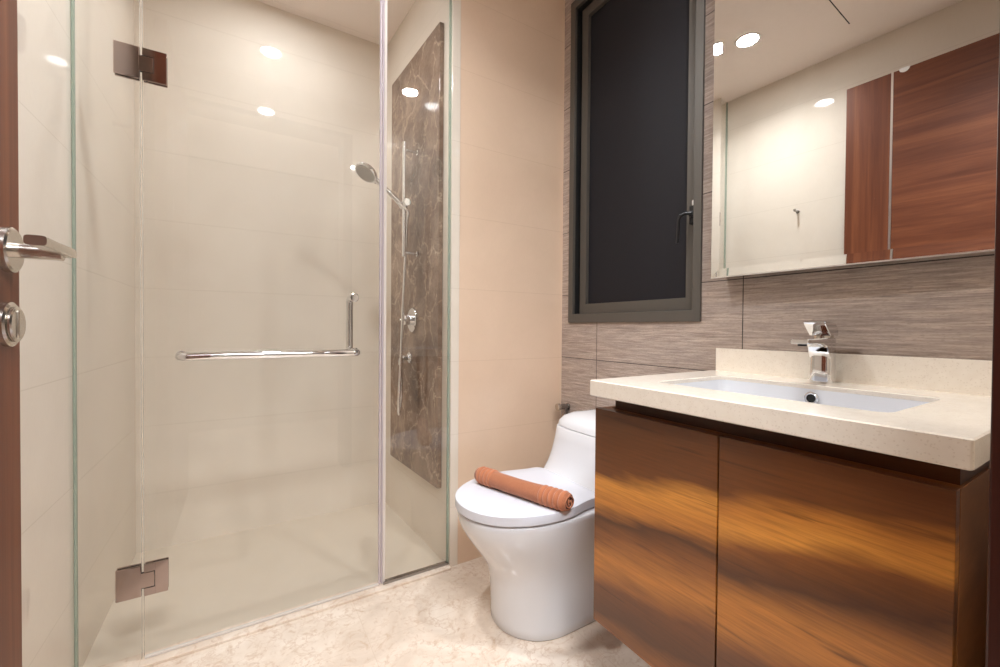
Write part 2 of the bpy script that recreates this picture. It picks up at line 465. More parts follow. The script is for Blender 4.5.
# ---- the open room door on the left
DX0, DX1, DY0, DY1 = -.322, -.280, .095, .894
door = bpy.data.objects.new('door_1', None); COL.objects.link(door); door.location = (-.30, DY0, .01); door['_w'] = (-.30, DY0, .01)
struct(door)
MB().box(DX0, DX1, DY0, .704, .01, 2.31, .0015).build('door_panel', 'door_h', door)
MB().box(DX0, DX1, .7125, DY1, .01, 2.31, .0015).build('door_stile', 'door_v', door)
MB().box(DX0 + .001, DX1 + .0008, .704, .7125, .01, 2.31).build('metal_inlay', 'inlay', door)
HZ, HY = 1.103, .851
hd = MB().lathe([(0, .031), (.008, .031), (.010, .028), (.010, 0)], (DX1, HY, HZ), (1, 0, 0)).build('handle_rose', 'chrome_satin', door)
MB().tube([(DX1 + .010, HY, HZ), (DX1 + .057, HY, HZ)], .0105, 20).build('handle_neck', 'chrome_satin', hd)
m = MB()
for_y = [(.762, .0105, .0065), (.82, .0105, .0065), (.855, .0105, .0075), (.876, .0100, .0072), (.887, .0080, .0055)]
rs = []
for y, hx, hz in for_y:
    cx, cz = DX1 + .055, HZ + .004
    rr = []
    for k in range(24):
        a = 2 * math.pi * k / 24
        c_, s_ = math.cos(a), math.sin(a)
        rr.append(Vector((cx + hx * math.copysign(abs(c_) ** .45, c_), y, cz + hz * math.copysign(abs(s_) ** .45, s_))))
    rs.append(rr)
m.rings(rs).build('handle_lever', 'chrome_satin', hd)
lk = MB().lathe([(0, .031), (.006, .031), (.008, .028), (.008, 0)], (DX1, HY, 1.0), (1, 0, 0)).build('lock_rose', 'chrome_satin', door)
MB().lathe([(.006, .020), (.009, .0245), (.011, .0245), (.0125, .022), (.0125, 0)], (DX1, HY, 1.0), (1, 0, 0)).box(DX1 + .010, DX1 + .0145, HY - .006, HY + .006, .981, 1.019, .002).build('thumb_turn', 'chrome_satin', lk)

# ---- the window
win = bpy.data.objects.new('window_1', None); COL.objects.link(win); win.location = (XW, (WY0 + WY1) / 2, WZ0); win['_w'] = (XW, (WY0 + WY1) / 2, WZ0)
struct(win)
def frame(x0, x1, y0, y1, z0, z1, wy, wz, bev=.001, wzb=None):
    m = MB(); wzb = wzb or wz
    m.box(x0, x1, y0, y0 + wy, z0, z1, bev); m.box(x0, x1, y1 - wy, y1, z0, z1, bev)
    m.box(x0, x1, y0 + wy - .001, y1 - wy + .001, z0, z0 + wzb, bev); m.box(x0, x1, y0 + wy - .001, y1 - wy + .001, z1 - wz, z1, bev)
    return m
FX = XW - .008
frame(FX, XW + .075, WY0, WY1, WZ0, WZ1, .030, .040).build('window_frame', 'alu', win)
m = frame(XW + .006, XW + .085, WY0 + .0285, WY1 - .0285, WZ0 + .038, WZ1 - .038, .004, .004, 0)
m2 = frame(XW + .026, XW + .085, WY0 + .0325, WY1 - .0425, WZ0 + .0400, WZ1 - .0465, .006, .004, 0)
me_ = bpy.data.meshes.new('tmp'); m2.bm.to_mesh(me_); m2.bm.free(); m.bm.from_mesh(me_); bpy.data.meshes.remove(me_)
m.build('gasket', 'alu_dark', win, smooth=0)
sash = frame(XW + .022, XW + .062, WY0 + .036, WY1 - .046, WZ0 + .042, WZ1 - .050, .040, .044).build('sash', 'alu', win)
MB().box(XW + .040, XW + .046, WY0 + .070, WY1 - .082, WZ0 + .080, WZ1 - .088).build('pane', 'night_glass', sash, smooth=0)
m = MB(); m.box(XW + .004, XW + .022, .880, .912, 1.368, 1.432, .002); m.box(XW - .004, XW + .006, .892, .908, 1.392, 1.412, .002)
wh = m.build('handle_body', 'black', sash)
m = MB()
m.tube([(XW - .002, .900, 1.404), (XW - .016, .914, 1.404), (XW - .022, .928, 1.398), (XW - .022, .934, 1.385), (XW - .020, .938, 1.33), (XW - .018, .942, 1.305)], [.006, .006, .006, .0055, .005, .0045], 12)
m.build('handle_lever', 'black', wh)
MB().box(XW + .006, XW + .020, .888, .904, 1.4325, 1.452, .003).build('handle_cap', 'white_plastic', wh)

# ------------------------------------------------------------------ downlights
def downlight(x, y, watts, label, group='round recessed ceiling downlights'):
    t = thing('downlight', (x, y, ZC), label, 'downlight', group)
    r = .051
    MB().lathe([(-.0005, r + .012), (-.004, r + .011), (-.0055, r + .004), (-.003, r), (-.0005, r)], (x, y, ZC), (0, 0, 1), 40).build('trim_ring', 'white_plastic', t)
    MB().lathe([(-.0006, r - .0003), (-.0026, r - .0003), (-.0028, 0)], (x, y, ZC), (0, 0, 1), 40).build('lens', 'lamp_lens', t)
    ld = bpy.data.lights.new('downlight_beam', 'AREA')
    ld.shape = 'DISK'; ld.size = .098; ld.energy = watts; ld.color = LAMP_COL; ld.spread = math.radians(142)
    lo = bpy.data.objects.new('downlight_beam', ld); COL.objects.link(lo)
    lo.parent = t; lo.location = (0, 0, -.0034)
    return t
downlight(.145, 1.212, BEAM_MAIN, 'round recessed ceiling downlight over the middle of the bathroom floor, reflected in the mirror')
downlight(.137, 1.990, BEAM_SHOWER, 'round recessed ceiling downlight inside the shower, behind the glass')
downlight(.960, .440, BEAM_BASIN, 'round recessed ceiling downlight above the washbasin counter')
hp = thing('hall_fill_light', (.10, -.50, ZC), 'added unseen fill light panel on the hallway ceiling outside the bathroom door', 'fill light')  # unseen panel added as fill light through the doorway
MB().box(-.36, .56, -.70, -.30, ZC - .012, ZC - .0005, .003).build('frame', 'white_plastic', hp)
MB().box(-.345, .545, -.685, -.315, ZC - .0135, ZC - .0118).build('diffuser', 'hall_fill', hp, smooth=0)

# ------------------------------------------------------------------ shower screen
GH = ZC - .004
G0, G1 = YG - .005, YG + .005
Z0G = .012
pl = thing('fixed_glass_panel', (-.33, YG, .009), 'narrow fixed clear glass panel between left tiled wall and hinged shower door', 'glass panel', 'fixed shower glass panels')
MB().box(XL + .007, -.2570, G0, G1, Z0G, GH).build('glass_pane', 'glass', pl, smooth=0)
MB().box(XL + .001, XL + .007, G0, G1, Z0G, GH).build('edge_seal', 'glass_edge', pl, smooth=0)
MB().box(-.2570, -.2560, G0, G1, Z0G, GH).build('glass_edge', 'polished_edge', pl, smooth=0)
pr_ = thing('fixed_glass_panel', (.60, YG, .009), 'fixed clear glass panel right of the shower door, in front of the brown stone', 'glass panel', 'fixed shower glass panels')
MB().box(.466, XS(YG) - .008, G0, G1, Z0G + .006, GH).build('glass_pane', 'glass', pr_, smooth=0)
MB().box(XS(YG) - .008, XS(YG) - .001, G0, G1, Z0G, GH).build('edge_seal', 'glass_edge', pr_, smooth=0)
MB().box(.456, .466, G0, G1, Z0G, GH).build('glass_edge', 'seal_w', pr_, smooth=0)
MB().box(.458, XS(YG) - .002, G0 - .004, G1 + .004, .009, .020, .001).build('bottom_channel', 'valve_grey', pr_)

sd = thing('shower_door', (-.25, YG, .009), 'frameless clear glass shower door with chrome towel bar and two square hinges', 'shower door')
MB().box(-.2510, .441, G0, G1, .016, GH - .006).build('glass_pane', 'glass', sd, smooth=0)
MB().box(-.2520, -.2510, G0, G1, .016, GH - .006).build('glass_edge', 'polished_edge', sd, smooth=0)
MB().box(.441, .4465, G0 - .002, G1 + .002, .016, GH - .006).box(.4505, .4545, G0 - .001, G1 + .001, .016, GH - .006).build('magnetic_seal', 'seal', sd, smooth=0)
MB().box(-.2495, .441, G0 - .001, G1 + .001, .0105, .016).build('bottom_sweep', 'seal_w', sd, smooth=0)
# towel bar outside, pull handle inside
BZ, BY, BX0, BX1 = .9085, 1.538, -.160, .347
m = MB()
pts = [(BX0, G0, BZ), (BX0, BY + .018, BZ)] + [tuple(v) for v in arc((BX0 + .018, BY + .018, BZ), .018, math.pi, 1.5 * math.pi, (1, 0, 0), (0, 1, 0), 8)] + [(BX1 - .016, BY, BZ)]
pts += [tuple(v) for v in arc((BX1 - .016, BY + .016, BZ), .016, -math.pi / 2, 0, (1, 0, 0), (0, 1, 0), 8)] + [(BX1, G0, BZ)]
m.tube(pts, .0125, 20)
tb = m.build('towel_bar', 'chrome', sd)
m = MB()
for x in (BX0, BX1):
    m.lathe([(0, .016), (.006, .016), (.008, .0135), (.008, .0)], (x, G0, BZ), (0, -1, 0), 24)
m.build('post_ring', 'chrome', tb)
HT, HYI = 1.108, 1.672
m = MB()
pts = [(BX1, G1, BZ), (BX1, HYI - .016, BZ)] + [tuple(v) for v in arc((BX1, HYI - .016, BZ + .016), .016, -math.pi / 2, 0, (0, 0, 1), (0, 1, 0), 8)]
pts = [(BX1, G1, BZ), (BX1, HYI - .016, BZ)]
for i in range(9):
    a = math.pi / 2 * i / 8
    pts.append((BX1, HYI - .016 + .016 * math.sin(a), BZ + .016 - .016 * math.cos(a)))
pts.append((BX1, HYI, HT - .016))
for i in range(9):
    a = math.pi / 2 * i / 8
    pts.append((BX1, HYI - .016 + .016 * math.cos(a), HT - .016 + .016 * math.sin(a)))
pts.append((BX1, G1, HT))
m.tube(pts, .0125, 18)
ph = m.build('pull_handle', 'chrome', sd)
MB().lathe([(0, .0165), (.005, .0165), (.007, .014), (.007, 0)], (BX1, G0, HT), (0, -1, 0), 24).build('mounting_cap', 'chrome', ph)

def hinge(zc, hh, parent):
    # plate on the fixed panel side and L-notched plate on the door side
    y0, y1 = G0 - .006, G0
    xj = -.254
    h = MB()
    h.box(xj - .060, xj - .002, y0, y1, zc - hh, zc + hh, .0025)
    h.box(xj - .006, xj + .028, y0 + .0005, y1, zc - .022, zc + .022, .0008)
    h.box(xj - .060, xj - .004, G1, G1 + .006, zc - hh, zc + hh, .0025)
    o = h.build('hinge_plate', 'hinge', parent)
    d = MB()
    d.box(xj + .0295, xj + .060, y0, y1, zc - hh, zc + hh, .0004)
    d.box(xj + .004, xj + .0305, y0, y1, zc + .0238, zc + hh, .0004)
    d.box(xj + .004, xj + .0305, y0, y1, zc - hh, zc - .0238, .0004)
    d.box(xj + .004, xj + .060, G1, G1 + .006, zc - hh, zc + hh, .0025)
    d.build('door_leaf', 'hinge', o)
    MB().box(xj - .004, xj + .030, y0 + .003, y1, zc - .0245, zc + .0245).build('knuckle', 'gap_dark', o)
    return o
h1 = hinge(1.760, .046, sd)
h2 = hinge(.2475, .0465, sd)

# ------------------------------------------------------------------ stone panel and shower fittings
def XF(y): return XS(y) - .020
PY0, PY1, PZ0, PZ1 = 1.664, 2.235, .308, 2.296
m = MB().prism([(XF(PY0), PY0, PZ0), (XF(PY1), PY1, PZ0), (XS(PY1) - .0005, PY1, PZ0), (XS(PY0) - .0005, PY0, PZ0)], (0, 0, PZ1 - PZ0), .0015)
tag(m.build('stone_panel', 'stone', loc=(XF(1.95), 1.95, PZ0)), 'tall polished brown veined marble panel on the shower wall', 'stone panel')

RX, RY = XF(1.88) - .066, 1.885
RT, RB = 1.852, 1.326
rail = thing('slide_rail', (RX, RY, RB), 'vertical chrome slide rail with two brackets on the brown stone panel', 'shower rail')
MB().tube([(RX, RY, RB), (RX, RY, RT)], .0085, 18).build('rail', 'chrome_bright', rail)
for z in (RT - .035, RB + .018):
    m = MB(); m.tube([(RX, RY, z), (XF(RY) - .001, RY, z)], .007, 14)
    m.lathe([(0, .012), (.004, .012), (.005, .010), (.005, 0)], (XF(RY) - .0005, RY, z), (-1, 0, 0), 20)
    m.build('bracket', 'chrome_bright', rail)
SZ = 1.566
m = MB(); m.tube([(RX, RY + .030, SZ), (RX, RY - .034, SZ)], .0155, 22)
sl = m.build('slider', 'chrome_bright', rail)
MB().lathe([(0, .016), (.003, .0175), (.012, .0175), (.014, .015), (.014, 0)], (RX, RY - .034, SZ), (0, -1, 0), 24).build('knob', 'chrome', sl)

hs = thing('hand_shower', (RX - .02, RY, SZ - .02), 'chrome hand shower held tilted in the slider, hose hanging below', 'shower head')
A = Vector((RX - .002, RY - .004, SZ - .012)); B = Vector((RX - .137, RY - .004, SZ + .092))
dirn = (B - A).normalized()
m = MB(); m.tube([A - dirn * .014, A, A + dirn * .05, A + dirn * .10, B], [.0095, .0125, .0118, .0105, .0120], 18)
m.build('handle', 'chrome', hs)
nf = Vector((-.52, -.22, -.82)).normalized()
Hc = B + dirn * .040 + nf * .002
hdm = MB().lathe([(-.016, .013), (-.012, .029), (-.004, .046), (.004, .051), (.012, .051), (.0145, .048), (.0145, 0)], Hc, nf, 36).build('head', 'chrome', hs)
m = MB().lathe([(.0147, .044), (.0163, .043), (.0163, 0)], Hc, nf, 32)
sf = m.build('spray_face', 'spray', hdm)
t1 = Vector((0, 0, 1)).cross(nf).normalized(); t2 = nf.cross(t1)
m = MB()
for rr, n in ((.010, 6), (.020, 12), (.031, 18)):
    for k in range(n):
        a = 2 * math.pi * k / n
        q = Hc + nf * .0163 + (t1 * math.cos(a) + t2 * math.sin(a)) * rr
        m.lathe([(0, .0017), (.0012, .0012), (.0012, 0)], q, nf, 8)
m.build('nozzles', 'gap_dark', sf)
MB().tube([Hc + nf * .006 - t2 * .049, Hc + nf * .006 - t2 * .060], .005, 12).build('mode_lever', 'chrome', hdm)
# hose: from the handle down in a long loop and up to the outlet elbow
OZ, OY = .853, 1.968
OX = XF(OY)
ctrl = [A - dirn * .014, A - dirn * .026 + Vector((0, 0, -.012)), (RX + .014, RY + .004, 1.47), (RX + .008, RY + .012, 1.25), (RX + .002, RY + .02, 1.05), (RX - .002, RY + .028, .85),
        (RX - .006, RY + .04, .70), (RX - .004, RY + .052, .61), (RX + .004, RY + .066, .585), (RX + .012, RY + .08, .61), (OX - .046, OY - .01, .70), (OX - .045, OY, .79), (OX - .045, OY, .828)]
def catmull(P, n=10):
    P = [Vector(p) for p in P]; Q = []
    for i in range(len(P) - 1):
        a = P[max(0, i - 1)]; b = P[i]; c = P[i + 1]; d = P[min(len(P) - 1, i + 2)]
        for k in range(n):
            s = k / n
            Q.append(.5 * ((2 * b) + (c - a) * s + (2 * a - 5 * b + 4 * c - d) * s * s + (3 * b - a - 3 * c + d) * s ** 3))
    Q.append(P[-1]); return Q
MB().tube(catmull(ctrl), .0068, 12).build('hose', 'chrome_bright', hs)

el = thing('outlet_elbow', (OX, OY, OZ), 'chrome hose outlet elbow on the stone panel below the mixer', 'outlet elbow')
MB().lathe([(0, .027), (.005, .027), (.007, .024), (.007, 0)], (OX - .0005, OY, OZ), (-1, 0, 0), 28).build('wall_flange', 'chrome', el)
pts = [(OX - .004, OY, OZ), (OX - .030, OY, OZ)]
for i in range(1, 9):
    a = math.pi / 2 * i / 8
    pts.append((OX - .030 - .015 * math.sin(a), OY, OZ - .015 + .015 * math.cos(a)))
pts.append((OX - .045, OY, OZ - .034))
MB().tube(pts, .0125, 18).build('elbow_pipe', 'chrome', el)

MXY, MXZ = 1.940, 1.035
MX = XF(MXY)
mx = thing('shower_mixer', (MX, MXY, MXZ), 'chrome round shower mixer with lever on the brown stone panel', 'shower mixer')
MB().lathe([(0, .058), (.004, .058), (.007, .054), (.007, 0)], (MX - .0005, MXY, MXZ), (-1, 0, 0), 40).build('escutcheon', 'chrome', mx)
kb = MB().lathe([(.006, .024), (.040, .024), (.044, .021), (.044, 0)], (MX, MXY, MXZ), (-1, 0, 0), 28).build('knob', 'chrome', mx)
MB().box(MX - .040, MX - .028, MXY - .006, MXY + .006, MXZ - .008, MXZ + .008).tube([(MX - .034, MXY, MXZ), (MX - .062, MXY + .002, MXZ + .002)], [.007, .0055], 14).build('lever', 'chrome', kb)

# robe hook on the left wall and clip on the door (both seen in the mirror)
rh = thing('robe_hook', (XL, 1.160, 1.727), 'small dark chrome robe hook on the left cream wall, seen in the mirror', 'hook')
MB().lathe([(0, .010), (.004, .010), (.005, .008), (.005, 0)], (XL, 1.160, 1.727), (1, 0, 0), 20).build('rose', 'valve_grey', rh)
MB().tube([(XL + .003, 1.160, 1.727), (XL + .045, 1.160, 1.727), (XL + .050, 1.160, 1.734)], [.006, .006, .008], 12).build('peg', 'valve_grey', rh)
cl = thing('door_clip', (DX1, .663, 2.31), 'white half-round plastic clip hooked over the top edge of the door', 'clip')
pts = [(DX1 + .0005, .663 + .020 * math.cos(a), 2.3108 + .020 * math.sin(a)) for a in [math.pi + math.pi * i / 14 for i in range(15)]]
MB().prism(pts, (.003, 0, 0)).build('disc', 'white_plastic', cl)
MB().box(DX0 + .001, DX1 + .0035, .649, .677, 2.3104, 2.3128).build('strap', 'white_plastic', cl)

# ------------------------------------------------------------------ mirror with bevelled edge
MXP, MY0, MY1, MZ0, MZ1 = 1.2618, .1336, .7830, 1.165, 2.30
M_ANG = math.radians(1.5335)          # the mirror is not quite parallel to the tiled wall
mir = thing('wall_mirror', (MXP + .03, (MY0 + MY1) / 2, MZ0), 'large rectangular wall mirror over the washbasin counter reflecting the wooden door', 'mirror')
b = .024; dp = -b * math.tan(math.radians(3.5))
def mx_(x, y): return x + (MY1 - y) * math.tan(M_ANG)
def rect(x, i): return [Vector((mx_(x, MY0 + i), MY0 + i, MZ0 + i)), Vector((mx_(x, MY1 - i), MY1 - i, MZ0 + i)), Vector((mx_(x, MY1 - i), MY1 - i, MZ1 - i)), Vector((mx_(x, MY0 + i), MY0 + i, MZ1 - i))]
bmm = MB(); bb = bmm.bm
ro = [bb.verts.new(p) for p in rect(MXP + dp, 0)]; ri = [bb.verts.new(p) for p in rect(MXP, b)]; rk = [bb.verts.new(p) for p in rect(MXP + .0055, 0)]
bb.faces.new(ri)
for i in range(4):
    j = (i + 1) % 4
    bb.faces.new((ro[i], ro[j], ri[j], ri[i])); bb.faces.new((rk[i], rk[j], ro[j], ro[i]))
bb.faces.new(list(reversed(rk)))
bmesh.ops.recalc_face_normals(bb, faces=bb.faces)
bmm.build('mirror_glass', 'silver', mir, smooth=0)
MB().prism([(mx_(MXP - .003, MY0), MY0, MZ0 - .0032), (mx_(MXP + .006, MY0), MY0, MZ0 - .0032), (mx_(MXP + .006, MY1), MY1, MZ0 - .0032), (mx_(MXP - .003, MY1), MY1, MZ0 - .0032)], (0, 0, .0030)).build('edge_glint_strip', 'glint_steel', mir, smooth=0)  # bright strip added to draw the glint along the mirror's lower edge
ya, yb, xg = MY0 + .004, MY1 - .006, MXP + .006
MB().prism([(mx_(xg, ya), ya, MZ0 + .004), (XW - .0005, ya, MZ0 + .004), (XW - .0005, yb, MZ0 + .004), (mx_(xg, yb), yb, MZ0 + .004)], (0, 0, MZ1 - MZ0 - .010)).build('backing_box', 'backing', mir, smooth=0)

# ------------------------------------------------------------------ vanity cabinet
CX, CY0, CY1, CZ0, CZ1 = .7944, .1519, .8100, .2284, .7915
SX, SY0, SY1, SZ0, SZ1 = .773, .1336, .8110, .8258, .8666
van = thing('vanity_cabinet', (1.06, .4776, CZ0), 'wall-hung walnut vanity cabinet with two doors under the basin counter', 'cabinet')
m = MB(); xa, xb = CX + .0215, XW - .0006
m.box(xa, xb, CY0, CY0 + .018, CZ0, CZ1 - .001, .001); m.box(xa, xb, CY1 - .018, CY1, CZ0, CZ1 - .001, .001)
m.box(xa, xb, CY0 + .018, CY1 - .018, CZ0, CZ0 + .018); m.box(xb - .012, xb, CY0 + .018, CY1 - .018, CZ0 + .018, CZ1 - .001)
m.box(xa, xa + .018, CY0 + .018, CY1 - .018, CZ1 - .05, CZ1 - .001)
m.build('carcass', 'walnut_mid', van)
m = MB(); m.box(CX + .038, CX + .056, CY0 + .004, CY1 - .034, CZ1 - .0012, SZ0 - .0006)
m.box(CX + .056, XW - .0006, CY0 + .004, CY0 + .020, CZ1 - .0012, SZ0 - .0006); m.box(CX + .056, XW - .0006, CY1 - .050, CY1 - .034, CZ1 - .0012, SZ0 - .0006)
m.build('recessed_rail', 'walnut_dark', van)
MB().box(CX, CX + .019, .4748, CY1, CZ0, CZ1, .0012).build('cabinet_door', 'walnut_a', van, loc=(CX, .4732, CZ0))
MB().box(CX, CX + .019, CY0, .4716, CZ0, CZ1, .0012).build('cabinet_door', 'walnut_b', van, loc=(CX, .4732, CZ0))

# countertop with a rectangular cut-out
OX0, OX1, OY0, OY1 = .893, 1.188, .248, .700
def rrect(x0, x1, y0, y1, r, z, n=6):
    P = []
    for cx, cy, a0 in ((x1 - r, y1 - r, 0), (x0 + r, y1 - r, 90), (x0 + r, y0 + r, 180), (x1 - r, y0 + r, 270)):
        for k in range(n + 1):
            a = math.radians(a0 + 90 * k / n); P.append(Vector((cx + r * math.cos(a), cy + r * math.sin(a), z)))
    return P
ct = thing('countertop', (1.05, .4685, SZ0), 'cream speckled stone countertop with backsplash over the walnut vanity', 'countertop')
def slab_with_hole():
    n = 6; r1 = .0012
    zs = [(SZ0, .002, 0), (SZ0 + .002, 0, 0), (SZ1 - .002, 0, 0), (SZ1, .002, .0)]
    rs = [rrect(SX + e, XW - .0006, SY0 + e, SY1 - e, .004, z, n) for z, e, _ in zs]
    rs.append(rrect(OX0 - .0015, OX1 + .0015, OY0 - .0015, OY1 + .0015, .022, SZ1, n))
    rs.append(rrect(OX0, OX1, OY0, OY1, .021, SZ1 - .0015, n))
    rs.append(rrect(OX0, OX1, OY0, OY1, .021, SZ1 - .0105, n))
    rs.append(rrect(OX0 - .03, OX1 + .03, OY0 - .03, OY1 + .03, .03, SZ1 - .0105, n))
    rs.append(rrect(OX0 - .03, OX1 + .03, OY0 - .03, OY1 + .03, .03, SZ0, n))
    return MB().rings(rs, closed=True)
slab_with_hole().build('slab', 'quartz', ct, smooth=30)
MB().box(XW - .0130, XW - .0006, SY0, .797, SZ1 - .0005, .9404, .001).build('backsplash', 'quartz', ct)

# undermount basin
bs = thing('basin', (1.045, .47, .70), 'white rectangular undermount basin set into the cream countertop', 'basin')
zt = SZ1 - .0108
rs = [rrect(OX0 - .024, OX1 + .024, OY0 - .024, OY1 + .024, .03, zt - .011, 6),
      rrect(OX0 - .024, OX1 + .024, OY0 - .024, OY1 + .024, .03, zt, 6),
      rrect(OX0 + .0, OX1 + .0, OY0 + .0, OY1 + .0, .022, zt, 6),
      rrect(OX0 + .004, OX1 - .004, OY0 + .004, OY1 - .004, .024, zt - .03, 6),
      rrect(OX0 + .012, OX1 - .012, OY0 + .014, OY1 - .014, .03, .745, 6),
      rrect(OX0 + .030, OX1 - .030, OY0 + .034, OY1 - .034, .04, .722, 6),
      rrect(OX0 + .08, OX1 - .08, OY0 + .10, OY1 - .10, .04, .716, 6),
      rrect(OX0 + .08, OX1 - .08, OY0 + .10, OY1 - .10, .04, .708, 6),
      rrect(OX0 + .02, OX1 - .02, OY0 + .024, OY1 - .024, .04, .712, 6),
      rrect(OX0 + .003, OX1 - .003, OY0 + .004, OY1 - .004, .03, .74, 6),
      rrect(OX0 - .006, OX1 + .006, OY0 - .006, OY1 + .006, .03, zt - .03, 6)]
MB().rings(rs, closed=True).build('bowl', 'ceramic', bs, smooth=45)
ox = OX1 - .0050
MB().lathe([(-.002, .0150), (.003, .0150), (.0045, .0130), (.0040, .0100), (-.001, .0095)], (ox, .472, .8345), (-1, 0, 0), 28).build('overflow_ring', 'chrome', bs)
MB().lathe([(0, .0097), (.0022, .0097), (.0022, 0)], (ox, .472, .8345), (-1, 0, 0), 20).build('overflow_hole', 'gap_dark', bs)
MB().lathe([(0, .022), (.003, .022), (.004, .018), (.004, 0)], (1.045, .47, .7165), (0, 0, 1), 28).build('drain', 'chrome', bs)

# faucet
FXc, FYc = 1.266, .482
fc = thing('faucet', (FXc, FYc, SZ1), 'chrome single-lever basin mixer tap standing behind the basin', 'faucet')
m = MB()
rs = []
for z, hx, hy, n_ in ((SZ1 + .0002, .0235, .0245, 5), (SZ1 + .003, .0235, .0245, 5), (SZ1 + .05, .0228, .0238, 5), (SZ1 + .094, .0228, .0238, 5), (SZ1 + .112, .0228, .0238, 5), (SZ1 + .1145, .021, .022, 5)):
    rr = []
    for k in range(40):
        a = 2 * math.pi * k / 40; c_, s_ = math.cos(a), math.sin(a)
        rr.append(Vector((FXc + hx * math.copysign(abs(c_) ** .55, c_), FYc + hy * math.copysign(abs(s_) ** .55, s_), z)))
    rs.append(rr)
m.rings(rs)
m.build('body', 'chrome', fc)
# flat spout sweeping from the body
rs = []
for x, zt_, zb_, hy in ((FXc - .005, .982, .915, .0225), (FXc - .022, .982, .935, .0225), (FXc - .032, .9815, .958, .0215), (FXc - .05, .981, .9665, .0205), (FXc - .09, .980, .967, .020), (FXc - .125, .979, .967, .0195), (FXc - .128, .977, .969, .0185)):
    rr = []
    e = .0022
    rr = [Vector((x, FYc - hy, zb_ + e)), Vector((x, FYc - hy + e, zb_)), Vector((x, FYc + hy - e, zb_)), Vector((x, FYc + hy, zb_ + e)),
          Vector((x, FYc + hy, zt_ - e)), Vector((x, FYc + hy - e, zt_)), Vector((x, FYc - hy + e, zt_)), Vector((x, FYc - hy, zt_ - e))]
    rs.append(rr)
spo = MB().rings(rs).build('spout', 'chrome', fc)
MB().lathe([(0, .0095), (.005, .0095), (.005, 0)], (FXc - .112, FYc, .9672), (0, 0, -1), 20).build('aerator', 'gap_dark', spo)
MB().lathe([(0, .0215), (.006, .0215)], (FXc, FYc, SZ1 + .1145), (0, 0, 1), 32).build('cartridge_collar', 'chrome_satin', fc)
# lever block: flat paddle rising towards the room
poly = [(FXc + .024, FYc - .024, .9865), (FXc - .018, FYc - .024, .9865), (FXc - .048, FYc - .024, 1.014), (FXc - .054, FYc - .024, 1.022), (FXc - .046, FYc - .024, 1.0248), (FXc + .006, FYc - .024, 1.019), (FXc + .020, FYc - .024, 1.010), (FXc + .0245, FYc - .024, .999)]
MB().prism(poly, (0, .048, 0), .0025).build('lever', 'chrome', fc)

# ------------------------------------------------------------------ toilet
TY = 1.190
toi = thing('toilet', (1.03, TY, 0), 'white one-piece toilet with closed lid between vanity and beige wall', 'toilet')
def egg(xf, xb, hw, z, xm, hwb=None, n=36, ex=2.1, rb=.04):
    """closed outline, front half ellipse, straight sides, rounded back corners"""
    hwb = hwb or hw
    P = []
    for k in range(n + 1):                       # front, from +Y side to -Y side through the tip
        a = math.pi / 2 + math.pi * k / n
        c_, s_ = math.cos(a), math.sin(a)
        P.append(Vector((xm + (xm - xf) * math.copysign(abs(c_) ** (2 / ex), c_), TY + hw * math.copysign(abs(s_) ** (2 / ex), s_), z)))
    for k in range(1, 6):
        f = k / 6; x = xm + (xb - rb - xm) * f
        P.append(Vector((x, TY - (hw + (hwb - hw) * (f * f * (3 - 2 * f))), z)))
    for k in range(7):
        a = -math.pi / 2 + math.pi / 2 * k / 6
        P.append(Vector((xb - rb + rb * math.cos(a), TY - hwb + rb + rb * math.sin(a), z)))
    for k in range(7):
        a = math.pi / 2 * k / 6
        P.append(Vector((xb - rb + rb * math.cos(a), TY + hwb - rb + rb * math.sin(a), z)))
    for k in range(5, 0, -1):
        f = k / 6; x = xm + (xb - rb - xm) * f
        P.append(Vector((x, TY + (hw + (hwb - hw) * (f * f * (3 - 2 * f))), z)))
    return P
XBK = XW - .004
prof = [(0, .730, .152, .90, .152), (.004, .725, .155, .90, .155), (.03, .725, .154, .90, .154), (.10, .722, .153, .90, .153), (.15, .717, .153, .90, .153), (.185, .709, .156, .90, .155),
        (.22, .692, .162, .90, .157), (.255, .667, .171, .89, .159), (.29, .642, .181, .88, .161), (.32, .622, .189, .87, .164), (.345, .608, .194, .86, .168), (.365, .600, .197, .86, .176), (.385, .596, .199, .86, .183), (.398, .595, .1995, .86, .184), (.402, .598, .196, .86, .181)]
rs = [egg(xf, XBK, hw, z, xm, hb) for z, xf, hw, xm, hb in prof]
MB().rings(rs).build('bowl', 'ceramic', toi, smooth=60)
# tank, sweeping up from behind the lid
rs = []
for z, xf, hw in ((.398, .99, .184), (.43, 1.026, .188), (.46, 1.046, .187), (.50, 1.062, .184), (.56, 1.078, .181), (.600, 1.086, .180), (.6035, 1.089, .177)):
    rs.append(egg(xf, XBK, hw, z, xf + .07, hw, ex=3.2, rb=.02))
tk = MB().rings(rs).build('tank', 'ceramic', toi, smooth=60)
rs = []
for z, xf, hw in ((.604, 1.092, .174), (.6065, 1.088, .178), (.622, 1.093, .176), (.640, 1.110, .166), (.652, 1.142, .146), (.658, 1.19, .10)):
    rs.append(egg(xf, XBK - (.0 if z < .65 else .02), hw, z, xf + .07, hw, ex=2.9, rb=.02))
tl = MB().rings(rs).build('tank_lid', 'ceramic', toi, smooth=60)
MB().lathe([(0, .022), (.004, .022), (.006, .018), (.006, 0)], (1.24, TY, .6575), (0, 0, 1), 28).build('flush_button', 'chrome', tl)
